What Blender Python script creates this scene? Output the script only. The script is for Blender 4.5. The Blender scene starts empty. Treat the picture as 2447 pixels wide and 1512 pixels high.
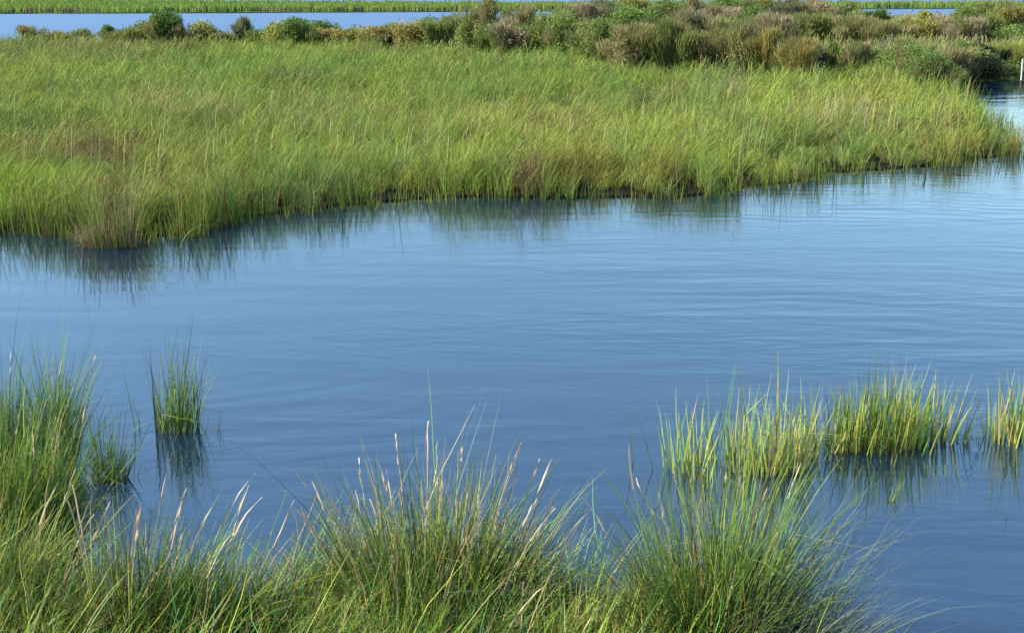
import bpy, math, random
import numpy as np

scene = bpy.context.scene
C = scene.collection
R = math.radians

# ------------------------------------------------------------------ camera
CAM_H = 3.6
FOC = 3000.0                       # focal length in the units of a 2447 x 1512 picture
PITCH = math.atan((756 + 40) / FOC)
cam_data = bpy.data.cameras.new('camera')
cam_data.sensor_width = 36.0
cam_data.lens = 36.0 * FOC / 2447.0
cam_data.clip_start = 0.1
cam_data.clip_end = 9000
cam = bpy.data.objects.new('camera', cam_data)
C.objects.link(cam)
cam.location = (0, 0, CAM_H)
cam.rotation_euler = (math.pi / 2 - PITCH, 0, 0)
scene.camera = cam

# ------------------------------------------------------------------ light
SUN_EL = 38.0
SUN_ROT = -97.0                   # direction (sin, cos): left and a little behind the camera
world = bpy.data.worlds.new("World")
scene.world = world
world.use_nodes = True
wn = world.node_tree
sky = wn.nodes.new('ShaderNodeTexSky')
sky.sky_type = 'NISHITA'
sky.sun_disc = False
sky.sun_elevation = R(SUN_EL)
sky.sun_rotation = R(SUN_ROT)
sky.dust_density = 0.2
sky.ozone_density = 3.0
wn.links.new(sky.outputs[0], wn.nodes['Background'].inputs[0])
wn.nodes['Background'].inputs[1].default_value = 0.15
sun_d = bpy.data.lights.new('sun', 'SUN')
sun_d.energy = 5.0
sun_d.angle = R(0.5)
sun_d.color = (1.0, 0.93, 0.82)
sun = bpy.data.objects.new('sun', sun_d)
C.objects.link(sun)
sun.rotation_euler = (math.pi / 2 - R(SUN_EL), 0, math.pi - R(SUN_ROT))
scene.view_settings.view_transform = 'Standard'
scene.view_settings.look = 'None'
scene.view_settings.exposure = 1.0
scene.view_settings.gamma = 1.0
scene.view_settings.use_curve_mapping = False
scene.cycles.max_bounces = 8
scene.cycles.transparent_max_bounces = 4


def P(px, py, z=0.0):
    """the point of the ground that stands under a place in the picture"""
    x = (px - 1223.5) / FOC
    v = (756 - py) / FOC
    dy = math.cos(PITCH) + v * math.sin(PITCH)
    dz = -math.sin(PITCH) + v * math.cos(PITCH)
    t = (z - CAM_H) / dz
    return np.array([x * t, dy * t, z])


# ------------------------------------------------------------------ helpers
def tag(o, label=None, cat=None, group=None, kind=None):
    if label: o['label'] = label
    if cat: o['category'] = cat
    if group: o['group'] = group
    if kind: o['kind'] = kind
    return o


def empty(name, loc, label, cat, group=None):
    o = bpy.data.objects.new(name, None)
    o.empty_display_size = 0.2
    C.objects.link(o)
    o.location = loc
    return tag(o, label, cat, group)


def mesh_obj(name, verts, faces_list, material, parent=None, tint=None, loc=(0, 0, 0), smooth=False):
    """faces_list: list of int arrays (n,k), k may differ between arrays"""
    me = bpy.data.meshes.new(name)
    verts = np.ascontiguousarray(verts, dtype=np.float32)
    me.vertices.add(len(verts))
    me.vertices.foreach_set('co', verts.ravel())
    faces_list = [f for f in faces_list if len(f)]
    loops = np.concatenate([f.ravel() for f in faces_list]).astype(np.int32)
    tot = np.concatenate([np.full(len(f), f.shape[1], dtype=np.int32) for f in faces_list])
    start = np.concatenate([[0], np.cumsum(tot)[:-1]]).astype(np.int32)
    me.loops.add(len(loops))
    me.loops.foreach_set('vertex_index', loops)
    me.polygons.add(len(tot))
    me.polygons.foreach_set('loop_start', start)
    me.polygons.foreach_set('loop_total', tot)
    me.update(calc_edges=True)
    me.polygons.foreach_set('use_smooth', np.full(len(tot), smooth))
    if tint is not None:
        a = me.attributes.new('tint', 'FLOAT_COLOR', 'POINT')
        t = np.ones((len(verts), 4), dtype=np.float32)
        t[:, :3] = tint
        a.data.foreach_set('color', t.ravel())
    me.materials.append(material)
    o = bpy.data.objects.new(name, me)
    C.objects.link(o)
    o.location = loc
    if parent is not None:
        o.parent = parent
    return o


_ng = np.random.default_rng(5).random((256, 256))


_cell = np.random.default_rng(8).random((65536, 7))


def noise(x, y, s=1.0, k=0):
    """smooth value noise in 0..1"""
    x = np.asarray(x) * s + 37.3 * k + 100; y = np.asarray(y) * s + 11.7 * k + 100
    xi = np.floor(x).astype(int); yi = np.floor(y).astype(int)
    fx = x - xi; fy = y - yi
    fx = fx * fx * (3 - 2 * fx); fy = fy * fy * (3 - 2 * fy)
    g = lambda a, b: _ng[a % 256, b % 256]
    return ((g(xi, yi) * (1 - fx) + g(xi + 1, yi) * fx) * (1 - fy)
            + (g(xi, yi + 1) * (1 - fx) + g(xi + 1, yi + 1) * fx) * fy)


def fbm(x, y, s=1.0, k=0):
    return (noise(x, y, s, k) + 0.5 * noise(x, y, 2.1 * s, k + 1) + 0.25 * noise(x, y, 4.3 * s, k + 2)) / 1.75


def blades(base, L, w, az, phi0, phi1, S, colB, colT, rng, sides=2, power=1.5, taper=0.8, face=None, kink=0.0):
    """curved tapering blades; base (n,3); az lean azimuth; phi0/phi1 lean from the vertical at foot/tip"""
    n = len(base)
    if n == 0:
        return np.zeros((0, 3)), [], np.zeros((0, 3))
    one = np.ones(n)
    L = L * one; w = w * one; az = az * one; phi0 = phi0 * one; phi1 = phi1 * one
    ts = np.linspace(0, 1, S + 1)
    pos = np.zeros((n, S + 1, 3)); pos[:, 0] = base
    wob = rng.normal(0, 0.16, (n, S + 1))
    bent = rng.random(n) < kink; at = rng.integers(2, S + 1, n) if S > 1 else np.ones(n); kb = rng.uniform(.6, 1.9, n)
    for s in range(1, S + 1):
        tm = (ts[s] + ts[s - 1]) / 2
        ph = phi0 + (phi1 - phi0) * tm ** power
        if kink: ph = ph + np.where(bent & (s >= at), kb, 0)
        a = az + wob[:, s]
        d = np.stack([np.sin(ph) * np.cos(a), np.sin(ph) * np.sin(a), np.cos(ph)], 1)
        pos[:, s] = pos[:, s - 1] + d * (L / S)[:, None]
    ww = w[:, None] * np.maximum(1 - ts ** 2 * 0.55 - ts * 0.4, 0.06)[None, :] ** taper
    fa = rng.uniform(0, 2 * np.pi, n) if face is None else face * one
    col = colB[:, None, :] + (colT - colB)[:, None, :] * (ts ** 0.95)[None, :, None]  # slow blend keeps the foot colour low down, partly as painted shade
    if sides == 2:
        sd = np.stack([np.cos(fa), np.sin(fa), np.zeros(n)], 1)
        v = np.stack([pos - sd[:, None, :] * ww[..., None] / 2, pos + sd[:, None, :] * ww[..., None] / 2], 2)
    else:
        rings = []
        for q in range(3):
            an = fa + q * 2 * np.pi / 3
            sd = np.stack([np.cos(an), np.sin(an), np.zeros(n)], 1)
            rings.append(pos + sd[:, None, :] * ww[..., None] / 2)
        v = np.stack(rings, 2)
    k = v.shape[2]
    idx = np.arange(n * (S + 1) * k).reshape(n, S + 1, k)
    fs = []
    if k == 2:
        fs.append(np.stack([idx[:, :-1, 0], idx[:, :-1, 1], idx[:, 1:, 1], idx[:, 1:, 0]], -1).reshape(-1, 4))
    else:
        for q in range(3):
            r = (q + 1) % 3
            fs.append(np.stack([idx[:, :-1, q], idx[:, :-1, r], idx[:, 1:, r], idx[:, 1:, q]], -1).reshape(-1, 4))
    return v.reshape(-1, 3), [np.concatenate(fs)], np.repeat(col.reshape(-1, 3), k, axis=0)


def merge(parts):
    V, F, T, off = [], [], [], 0
    for v, f, t in parts:
        if len(v) == 0: continue
        V.append(v); T.append(t)
        F += [q + off for q in f]
        off += len(v)
    return np.concatenate(V), F, np.concatenate(T)


def _bins(poly, y, pad):
    """walk the points in strips one metre deep together with the outline pieces near each strip"""
    poly = np.asarray(poly); nxt = np.roll(poly, -1, 0)
    lo = np.minimum(poly[:, 1], nxt[:, 1]) - pad; hi = np.maximum(poly[:, 1], nxt[:, 1]) + pad
    b = np.floor(y).astype(int); order = np.argsort(b, kind='stable'); bs = b[order]
    cut = np.flatnonzero(np.diff(bs)) + 1
    for g in np.split(order, cut):
        if len(g) == 0: continue
        yb = b[g[0]]
        sel = (hi >= yb) & (lo <= yb + 1)
        yield g, poly[sel], nxt[sel]


def inside(poly, x, y):
    r = np.zeros(len(x), bool)
    for g, A, B in _bins(poly, y, 0):
        xx, yy = x[g], y[g]; q = np.zeros(len(g), bool)
        for (xi, yi), (xj, yj) in zip(A, B):
            if yi == yj: continue
            q ^= ((yi > yy) != (yj > yy)) & (xx < (xj - xi) * (yy - yi) / (yj - yi) + xi)
        r[g] = q
    return r


def edge_dist(poly, x, y, cap=3.0):
    out = np.full(len(x), cap)
    for g, A, B in _bins(poly, y, cap):
        xx, yy = x[g], y[g]; o = np.full(len(g), cap)
        for a, b in zip(A, B):
            d = b - a; L2 = (d * d).sum() + 1e-12
            t = np.clip(((xx - a[0]) * d[0] + (yy - a[1]) * d[1]) / L2, 0, 1)
            o = np.minimum(o, np.hypot(xx - a[0] - t * d[0], yy - a[1] - t * d[1]))
        out[g] = o
    return out


def ragged(pts, step, amp, seed):
    """subdivide a closed outline and push its points about"""
    rng = np.random.default_rng(seed); out = []
    n = len(pts)
    for i in range(n):
        a = np.array(pts[i]); b = np.array(pts[(i + 1) % n])
        m = max(1, int(np.hypot(*(b - a)) / step))
        for k in range(m):
            p = a + (b - a) * k / m
            nx, ny = noise(p[0], p[1], 0.9, 3) - .5, noise(p[0], p[1], 0.9, 8) - .5
            out.append(p + np.array([nx, ny]) * 2 * amp + rng.normal(0, amp * .12, 2))
    return np.array(out)


# ------------------------------------------------------------------ materials
def new_mat(name):
    m = bpy.data.materials.new(name); m.use_nodes = True
    nt = m.node_tree; nt.nodes.clear()
    return m, nt.nodes, nt.links


def plant_mat(name, rough=0.5, spec=0.35, trans=0.3):
    m, N, K = new_mat(name)
    out = N.new('ShaderNodeOutputMaterial')
    at = N.new('ShaderNodeAttribute'); at.attribute_name = 'tint'
    pr = N.new('ShaderNodeBsdfPrincipled')
    pr.inputs['Roughness'].default_value = rough
    pr.inputs['Specular IOR Level'].default_value = spec
    K.new(at.outputs['Color'], pr.inputs['Base Color'])
    tr = N.new('ShaderNodeBsdfTranslucent')
    K.new(at.outputs['Color'], tr.inputs['Color'])
    mx = N.new('ShaderNodeMixShader'); mx.inputs[0].default_value = trans
    K.new(pr.outputs[0], mx.inputs[1]); K.new(tr.outputs[0], mx.inputs[2])
    K.new(mx.outputs[0], out.inputs[0])
    return m


def soil_mat(name, c1, c2, scale):
    m, N, K = new_mat(name)
    out = N.new('ShaderNodeOutputMaterial')
    pr = N.new('ShaderNodeBsdfPrincipled'); pr.inputs['Roughness'].default_value = 0.9; pr.inputs['Specular IOR Level'].default_value = .05
    tc = N.new('ShaderNodeNewGeometry')
    no = N.new('ShaderNodeTexNoise'); no.inputs['Scale'].default_value = scale; no.inputs['Detail'].default_value = 8
    K.new(tc.outputs['Position'], no.inputs['Vector'])
    rp = N.new('ShaderNodeValToRGB')
    rp.color_ramp.elements[0].position = .35; rp.color_ramp.elements[0].color = (*c1, 1)
    rp.color_ramp.elements[1].position = .7; rp.color_ramp.elements[1].color = (*c2, 1)
    K.new(no.outputs['Fac'], rp.inputs[0]); K.new(rp.outputs[0], pr.inputs['Base Color'])
    bp = N.new('ShaderNodeBump'); bp.inputs['Strength'].default_value = .8; bp.inputs['Distance'].default_value = .05
    K.new(no.outputs['Fac'], bp.inputs['Height']); K.new(bp.outputs[0], pr.inputs['Normal'])
    K.new(pr.outputs[0], out.inputs[0])
    return m


M_GRASS = plant_mat('grass_leaf', .6, .14, .28)
M_RUSH = plant_mat('rush_stem', .5, .22, .16)
M_LEAF = plant_mat('shrub_leaf', .6, .12, .46)
M_WOOD = plant_mat('twig_bark', .8, .2, 0.0)
M_SEED = plant_mat('dry_spike', .6, .3, .2)
M_MUD = soil_mat('marsh_mud', (.005, .005, .003), (.016, .013, .008), 3.0)
M_FAR = soil_mat('far_marsh_ground', (.06, .09, .025), (.11, .14, .04), .15)


def water_mat():
    m, N, K = new_mat('rippled_water')
    out = N.new('ShaderNodeOutputMaterial')
    geo = N.new('ShaderNodeNewGeometry')
    sep = N.new('ShaderNodeSeparateXYZ'); K.new(geo.outputs['Position'], sep.inputs[0])

    def mapping(sx, sy, rot=0.0):
        mp = N.new('ShaderNodeMapping'); mp.inputs['Scale'].default_value = (sx, sy, 1)
        mp.inputs['Rotation'].default_value = (0, 0, rot)
        K.new(geo.outputs['Position'], mp.inputs['Vector']); return mp.outputs[0]

    def nz(vec, scale, detail=2.0, dist=0.0, rough=.5):
        t = N.new('ShaderNodeTexNoise'); t.inputs['Scale'].default_value = scale
        t.inputs['Detail'].default_value = detail; t.inputs['Distortion'].default_value = dist
        t.inputs['Roughness'].default_value = rough
        K.new(vec, t.inputs['Vector']); return t.outputs['Fac']

    def math_(op, a, b=None, c=None):
        t = N.new('ShaderNodeMath'); t.operation = op
        for i, v in enumerate((a, b, c)):
            if v is None: continue
            if isinstance(v, (int, float)): t.inputs[i].default_value = v
            else: K.new(v, t.inputs[i])
        return t.outputs[0]

    def ramp(v, a, b, lo=0.0, hi=1.0):
        t = N.new('ShaderNodeMapRange'); t.interpolation_type = 'SMOOTHSTEP'
        t.inputs['From Min'].default_value = a; t.inputs['From Max'].default_value = b
        t.inputs['To Min'].default_value = lo; t.inputs['To Max'].default_value = hi
        K.new(v, t.inputs['Value']); return t.outputs[0]

    # long low swells whose crests lie across the picture, small ripples riding on them
    swell = nz(mapping(.30, 1.15, .06), 1.0, 1.5, .5)
    ring = nz(mapping(1.0, 3.6, -.10), 1.0, 1.0, .4)
    rip = nz(mapping(2.6, 8.5, .03), 1.0, 2.5, .3)
    fine = nz(mapping(9, 22, -.05), 1.0, 2.0)
    # wind patches: more ripple to the right and in streaks, calm in the lee of the reeds
    patch = nz(mapping(.10, .32, .15), 1.0, 2.0, .6)
    pm = ramp(patch, .38, .66, .25, 1.0)
    shel = math_('SUBTRACT', sep.outputs['X'], math_('MULTIPLY', math_('SUBTRACT', sep.outputs['Y'], 12.0), .45))
    right = ramp(shel, -4.5, 3.5, .22, 1.0)
    am = math_('MULTIPLY', pm, right)
    h = math_('ADD', math_('MULTIPLY', swell, .009), math_('MULTIPLY', math_('MULTIPLY', ring, am), .0070))
    h = math_('ADD', h, math_('MULTIPLY', math_('MULTIPLY', rip, math_('ADD', am, .12)), .0042))
    h = math_('ADD', h, math_('MULTIPLY', math_('MULTIPLY', fine, math_('ADD', pm, .1)), .0010))
    # broad curved ripples spreading over the right half
    dx = math_('SUBTRACT', sep.outputs['X'], 2.5); dy = math_('SUBTRACT', sep.outputs['Y'], 1.0)
    dist = math_('SQRT', math_('ADD', math_('MULTIPLY', dx, dx), math_('MULTIPLY', dy, dy)))
    warp = nz(mapping(.5, .7), 1.0, 2.0)
    ph = math_('ADD', math_('MULTIPLY', dist, 15.5), math_('MULTIPLY', warp, 16.0))
    ringm = math_('MULTIPLY', ramp(nz(mapping(.16, .4, .3), 1.0, 1.0), .40, .62), ramp(shel, -5.0, 1.0, .15, 1.0))
    h = math_('ADD', h, math_('MULTIPLY', math_('MULTIPLY', math_('SINE', ph), ringm), .00085))
    bp = N.new('ShaderNodeBump'); bp.inputs['Strength'].default_value = 1.0; bp.inputs['Distance'].default_value = 1.0
    K.new(h, bp.inputs['Height'])
    # the body of the shallow, silty water
    tone = N.new('ShaderNodeValToRGB')
    tone.color_ramp.elements[0].color = (.004, .013, .029, 1); tone.color_ramp.elements[1].color = (.006, .018, .038, 1)
    K.new(patch, tone.inputs[0])
    mixb = N.new('ShaderNodeMix'); mixb.data_type = 'RGBA'
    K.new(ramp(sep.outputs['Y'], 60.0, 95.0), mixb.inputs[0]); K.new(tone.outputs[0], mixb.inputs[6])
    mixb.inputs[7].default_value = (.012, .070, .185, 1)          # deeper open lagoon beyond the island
    body = N.new('ShaderNodeBsdfDiffuse'); K.new(mixb.outputs[2], body.inputs['Color'])
    gl = N.new('ShaderNodeBsdfGlossy'); K.new(ramp(sep.outputs['Y'], 45.0, 95.0,   .03, .42), gl.inputs['Roughness'])
    gl.inputs['Color'].default_value = (.90, 1, .99, 1)
    K.new(bp.outputs[0], gl.inputs['Normal'])
    fr = N.new('ShaderNodeFresnel'); fr.inputs["IOR"].default_value = 2.8
    K.new(bp.outputs[0], fr.inputs['Normal'])
    mx = N.new('ShaderNodeMixShader'); K.new(math_('MULTIPLY', fr.outputs[0], ramp(sep.outputs['Y'], 35.0, 90.0, 1.0, .36)), mx.inputs[0])
    K.new(body.outputs[0], mx.inputs[1]); K.new(gl.outputs[0], mx.inputs[2])
    K.new(mx.outputs[0], out.inputs[0])
    return m


M_WATER = water_mat()

# ------------------------------------------------------------------ the setting
S_ = 4000.0
tag(mesh_obj('water', np.array([[-S_, -200, 0], [S_, -200, 0], [S_, S_, 0], [-S_, S_, 0]]),
             [np.array([[0, 1, 2, 3]])], M_WATER), 'calm blue lagoon water with fine ripples', kind='structure')


def land(name, outline, z, label, material, skirt=.35):
    n = len(outline)
    c = outline
    top = np.column_stack([c, np.full(n, z)])
    low = np.column_stack([c, np.full(n, -.5)])
    import bmesh
    bm = bmesh.new()
    tv = [bm.verts.new(p) for p in top]; lv = [bm.verts.new(p) for p in low]
    bm.faces.new(tv)
    for i in range(n):
        j = (i + 1) % n
        bm.faces.new((tv[i], lv[i], lv[j], tv[j]))
    bmesh.ops.recalc_face_normals(bm, faces=bm.faces)
    bmesh.ops.triangulate(bm, faces=[f for f in bm.faces if len(f.verts) > 4])
    me = bpy.data.meshes.new(name); bm.to_mesh(me); bm.free()
    me.materials.append(material)
    o = bpy.data.objects.new(name, me); C.objects.link(o)
    return tag(o, label, kind='structure')


isl_px = [(-500, 545), (-200, 550), (0, 556), (100, 562), (200, 574), (300, 582), (380, 578), (450, 574), (520, 545), (560, 520),
          (700, 506), (850, 498), (980, 486), (1100, 482), (1250, 484), (1400, 482), (1600, 477), (1680, 462),
          (1760, 452), (1880, 444), (1960, 428), (2030, 418), (2150, 412), (2250, 406), (2300, 384), (2447, 376),
          (2438, 350), (2385, 330), (2350, 292), (2312, 264), (2262, 236), (2222, 212), (2250, 182),
          (2330, 176), (2380, 170), (2420, 160), (2500, 150), (2900, 146)]
isl_back = [(3200, 52), (2447, 50), (1700, 55), (1300, 62), (1150, 74), (1050, 86), (900, 96), (700, 102), (400, 104), (0, 107), (-500, 110)]
isl = [P(a, b)[:2] for a, b in isl_px + isl_back]
ISL = ragged(isl, .25, .34, 2)


def shrink(poly, d):
    t = np.roll(poly, -2, 0) - np.roll(poly, 2, 0)
    t /= np.linalg.norm(t, axis=1)[:, None] + 1e-9
    nn = np.column_stack([-t[:, 1], t[:, 0]])
    return poly + nn * d


land('marsh_ground', shrink(ISL, .30), .03, 'muddy ground of the grassy marsh island', M_MUD)

fore_px = [(-700, 1180), (0, 1200), (110, 1225), (130, 1320), (150, 1480), (300, 1490), (420, 1450), (520, 1430), (640, 1450), (700, 1400),
           (800, 1365), (1000, 1390), (1250, 1400), (1400, 1440), (1600, 1480), (1850, 1520), (2050, 1570), (2150, 1700)]
fore = [P(a, b)[:2] for a, b in fore_px] + [np.array([1.5, 1.5]), np.array([-6.5, 1.5])]
FORE = ragged(fore, .15, .05, 4)
land('bank', FORE, .06, 'muddy bank in the foreground under the matted grass', M_MUD)

farp = [P(-900, 34)[:2], P(0, 34)[:2], P(600, 32)[:2], P(1150, 29)[:2], P(1700, 25)[:2], P(2447, 21)[:2], P(3400, 20)[:2],
        P(3400, 10)[:2], P(2447, 10.5)[:2], P(1200, 11)[:2], P(500, 6)[:2], P(-900, -2)[:2]]
FAR = ragged(farp, 3.0, .8, 6)
land('far_marsh_ground', FAR, .12, 'flat ground of the marsh across the far water', M_FAR)
shore = np.array([[-3500, 1100], [3500, 900], [3500, 2600], [-3500, 2600]], float)
land('distant_shore', shore, .6, 'distant low shore beyond the lagoon', M_FAR)

# ------------------------------------------------------------------ colours (real base colours)
def col(*c): return np.array(c)


C_GREEN = col(.140, .275, .030)
C_YEL = col(.315, .385, .042)
C_BLUEG = col(.110, .255, .075)
C_STRAW = col(.400, .325, .125)
C_BROWN = col(.140, .085, .045)
C_PALE = col(.480, .400, .260)
C_PINK = col(.500, .385, .265)


def mixc(a, b, t):
    t = np.asarray(t)[:, None]
    return a * (1 - t) + b * t


# ------------------------------------------------------------------ the grass of the island: far too many blades to count
rng = np.random.default_rng(11)


def in_view(x, y, m=1.18, ylo=0.0):
    return np.abs(x) < (y * .4085 * m + 1.2)


# ground patches that differ (picture place, radius in metres across and deep, what they are)
patches = [  # px, py, rx, ry, kind
    (60, 400, 2.2, 1.2, 'brown'), (160, 390, 1.3, .6, 'brown'), (250, 520, .75, .8, 'brown'), (280, 470, .9, .8, 'brown'),
    (700, 205, 1.6, 1.6, 'pinkbrown'), (1640, 255, 2.6, 1.6, 'pinkbrown'), (1480, 100, 4.0, 4.0, 'olive'),
    (1180, 130, 3.0, 4.0, 'olive'), (220, 130, 6.0, 7.0, 'olive'), (800, 240, 1.6, 1.4, 'dark'), (1700, 200, 2.2, 2.4, 'dark'),
    (1400, 205, 1.4, 1.6, 'dark'), (520, 345, 1.4, 1.0, 'dark'), (100, 330, 1.6, 1.2, 'dark'), (200, 345, 1.0, .8, 'dark'), (340, 230, 1.5, 1.5, 'dark'), (980, 300, 1.2, .8, 'dark'), (1480, 300, 1.3, .8, 'dark'), (1900, 250, 1.5, 1.5, 'dark'), (620, 250, 1.5, 1.2, 'dark'), (1230, 270, 1.6, .9, 'dark'), (1700, 390, .9, .7, 'dark'),
    (770, 375, 1.0, .6, 'dark'), (2110, 290, 1.1, 1.4, 'dark'), (2050, 250, 3.0, 5.0, 'yellow'), (1900, 330, 2.4, 1.4, 'yellow'),
    (2350, 375, 1.6, 1.0, 'gold'), (1370, 440, 1.0, 1.2, 'gold'), (1580, 450, .5, .8, 'gold'), (60, 500, 1.6, 1.4, 'yellow'),
    (800, 310, 2.4, 1.8, 'pale'), (1250, 330, 3.0, 1.6, 'pale'), (420, 290, 2.0, 2.0, 'pale'), (980, 480, .5, .4, 'brown'),
    (1260, 460, .5, .5, 'brown'), (1060, 480, .7, .6, 'green'), (660, 450, 1.2, 1.0, 'green'), (700, 170, 6., 6., 'green'),
    (1200, 220, 5., 5., 'green')]
patches = [(P(a, b)[:2], rx, ry * 1.6, k) for a, b, rx, ry, k in patches]


holes = [(P(a, b)[:2], rx, ry) for a, b, rx, ry in [
    (355, 578, .20, .16), (330, 580, .10, .10), (395, 575, .08, .08), (905, 492, .26, .22), (985, 486, .30, .22), (1110, 483, .12, .12),
    (1330, 483, .10, .14), (1415, 481, .22, .25), (1500, 480, .24, .28), (1640, 472, .22, .3), (1790, 449, .2, .3), (2000, 422, .3, .45),
    (2120, 412, .25, .3), (700, 506, .15, .12), (780, 502, .12, .1), (175, 573, .10, .08), (1240, 484, .1, .12)]]


def in_hole(x, y):
    r = np.zeros(len(x), bool)
    for c, rx, ry in holes:
        r |= ((x - c[0]) / (rx * 1.5)) ** 2 + ((y - c[1] - ry * 1.2) / (ry * 3.2)) ** 2 < 1
    return r


def meadow():
    N0 = 1500000
    # distance drawn so that density falls with the square of the distance
    u = rng.random(N0)
    y0, y1 = 17.5, 110.0
    y = y0 * (y1 / y0) ** u
    x = (rng.random(N0) * 2 - 1) * (y * .4085 * 1.17 + 1.0)
    keep = inside(ISL, x, y)
    x, y = x[keep], y[keep]
    ed = edge_dist(ISL, x, y)
    # the grass grows in bunches: every blade belongs to the nearest of a jittered set of feet
    CS = .42
    cs = CS * np.clip(y / 30, 1, 2.2)
    lv = np.round(np.log(cs / CS) / .26); cs = CS * np.exp(lv * .26)
    gx = np.floor(x / cs).astype(int); gy = np.floor(y / cs).astype(int)
    best = np.full(len(x), 1e9); hid = np.zeros(len(x), int); ccx = np.zeros(len(x)); ccy = np.zeros(len(x))
    for ox in (-1, 0, 1):
        for oy in (-1, 0, 1):
            hh = ((gx + ox) * 73856093 ^ (gy + oy) * 19349663 ^ (lv.astype(int) + 3) * 83492791) & 0xffff
            jx = (gx + ox + .02 + .96 * _cell[hh, 0]) * cs; jy = (gy + oy + .15 + .7 * _cell[hh, 1]) * cs
            dd = np.hypot(x - jx, y - jy)
            m = dd < best
            best[m] = dd[m]; hid[m] = hh[m]; ccx[m] = jx[m]; ccy[m] = jy[m]
    rel = best / (cs * .5)
    k = rng.random(len(x)) < np.clip(1.15 - .8 * rel, .10, 1) * .95
    k &= rng.random(len(x)) < np.where(ed < .8, np.clip(1.5 - 1.5 * rel, .04, 1), 1)
    k &= ~(in_hole(x, y) & (rng.random(len(x)) < .95))
    front = y < 70
    gap = (((fbm(x, y, .8, 30) < .44) & (ed < .45)) | ((_cell[hid, 6] < .30) & (ed < .5))) & front
    k &= ~(gap & (rng.random(len(x)) < .85))
    x, y, ed, rel, hid, ccx, ccy = [q[k] for q in (x, y, ed, rel, hid, ccx, ccy)]
    n = len(x)
    d = y
    hN = fbm(x, y, .35, 40)
    L = .16 + .84 * hN + .66 * (_cell[hid, 2] - .5) + rng.normal(0, .15, n)
    L += np.where(ed < .9, .45 * (_cell[hid, 1] - .45), 0)
    L *= 1 - .12 * np.clip(rel, 0, 1.5)
    L *= np.where(ed < .5, .78 + .4 * ed, 1.0)
    pit = np.clip((.38 - noise(x, y, .85, 33)) / .10, 0, 1) * (noise(x, y, .25, 34) > .35)
    L *= 1 - .5 * pit
    deep = np.clip((y - 34) / 30, 0, 1)
    L *= 1 - .12 * deep
    L = np.clip(L, .15, 1.4)
    # lean: nearly upright at the water, blown over to the right farther in
    inland = np.clip((ed - .2) / 2.2, 0, 1)
    wa = .10 + (fbm(x, y, .28, 50) - .5) * 2.4 + (_cell[hid, 3] - .5) * 1.5
    ws = .05 + inland * (.27 + .42 * _cell[hid, 4]) + rng.normal(0, .10, n)
    ox = (x - ccx); oy = (y - ccy)
    jit = .14 + .42 * rng.random(n) ** 1.5
    vx = np.cos(wa) * ws + ox * (.75 + .6 * (ed < 1)) + rng.normal(0, 1, n) * jit; vy = np.sin(wa) * ws + oy * (.75 + .6 * (ed < 1)) + rng.normal(0, 1, n) * jit
    az = np.arctan2(vy, vx); mag = np.hypot(vx, vy)
    lod = fbm(x, y, .5, 55)
    phi0 = np.clip(mag * .5, 0, .9)
    phi1 = phi0 + mag * .9 + inland * 3.4 * np.clip(lod - .50, 0, 1) + np.abs(rng.normal(0, .18, n))
    # broken and tangled blades lying across the others
    mess = rng.random(n) < .40
    mm = mess.sum()
    az[mess] = rng.normal(.1, 1.7, mm); phi0[mess] = rng.uniform(.25, 1.25, mm); phi1[mess] = phi0[mess] + rng.uniform(0, .8, mm)
    lift = np.zeros(n); lift[mess] = L[mess] * rng.uniform(.1, .85, mm); L[mess] *= rng.uniform(.35, .7, mm)
    # colours
    a = fbm(x, y, .30, 60); b = fbm(x, y, 1.3, 64)
    t = np.clip((a - .5) * 1.9 + (b - .5) * 1.0 + (_cell[hid, 5] - .5) * .9 + .56 - .30 * np.clip(1 - ed / 1.1, 0, 1) + rng.normal(0, .30, n), 0, 1)
    ct = mixc(C_GREEN, C_YEL, t)
    bl = rng.random(n) < (.16 + .35 * np.clip(1 - ed / .9, 0, 1) + .5 * (noise(x, y, .6, 70) > .62))
    ct[bl] = ct[bl] * .45 + C_BLUEG * .55
    st = rng.random(n)
    pst = .09 + .16 * np.clip(noise(x, y, .8, 75) - .3, 0, 1)
    ct[st < pst] = C_STRAW * rng.uniform(.6, 1.15, (st < pst).sum())[:, None]
    w = .0074 * (1 + .9 * rng.random(n)) * np.clip(d / 22, 1, 6) ** .9
    for (c, rx, ry, kind) in patches:
        q = ((x - c[0]) / rx) ** 2 + ((y - c[1]) / ry) ** 2 + (noise(x, y, 1.4, 80) - .5) * 1.2
        s = (q < 1) & (rng.random(n) < np.clip(1.25 - q, 0, 1))
        m = s.sum()
        if m == 0: continue
        r = rng.random(m)[:, None]
        if kind == 'brown': ct[s] = np.where(r < .55, C_BROWN * 1.1, np.where(r < .8, C_STRAW * .7, ct[s])); L[s] *= .85; phi1[s] += .5
        elif kind == 'pinkbrown': ct[s] = np.where(r < .5, col(.26, .19, .115), ct[s])
        elif kind == 'dark': L[s] *= .48; ct[s] = ct[s] * .6 + C_GREEN * .3
        elif kind == 'olive': ct[s] = np.where(r < .5, col(.17, .15, .06), ct[s])
        elif kind == 'yellow': ct[s] = np.where(r < .5, C_YEL * 1.05, ct[s])
        elif kind == 'gold': ct[s] = np.where(r < .7, col(.26, .24, .04), ct[s])
        elif kind == 'pale': ct[s] = np.where(r < .3, C_STRAW * 1.05, ct[s])
        elif kind == 'green': ct[s] = np.where(r < .6, C_GREEN * 1.05, ct[s])
    ct = ct * (rng.uniform(.78, 1.22, n) * (.80 + .42 * _cell[hid, 6]))[:, None]
    th = (lod > .58) & (rng.random(n) < .22); ct[th] = C_STRAW * rng.uniform(.55, 1.0, th.sum())[:, None]
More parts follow.
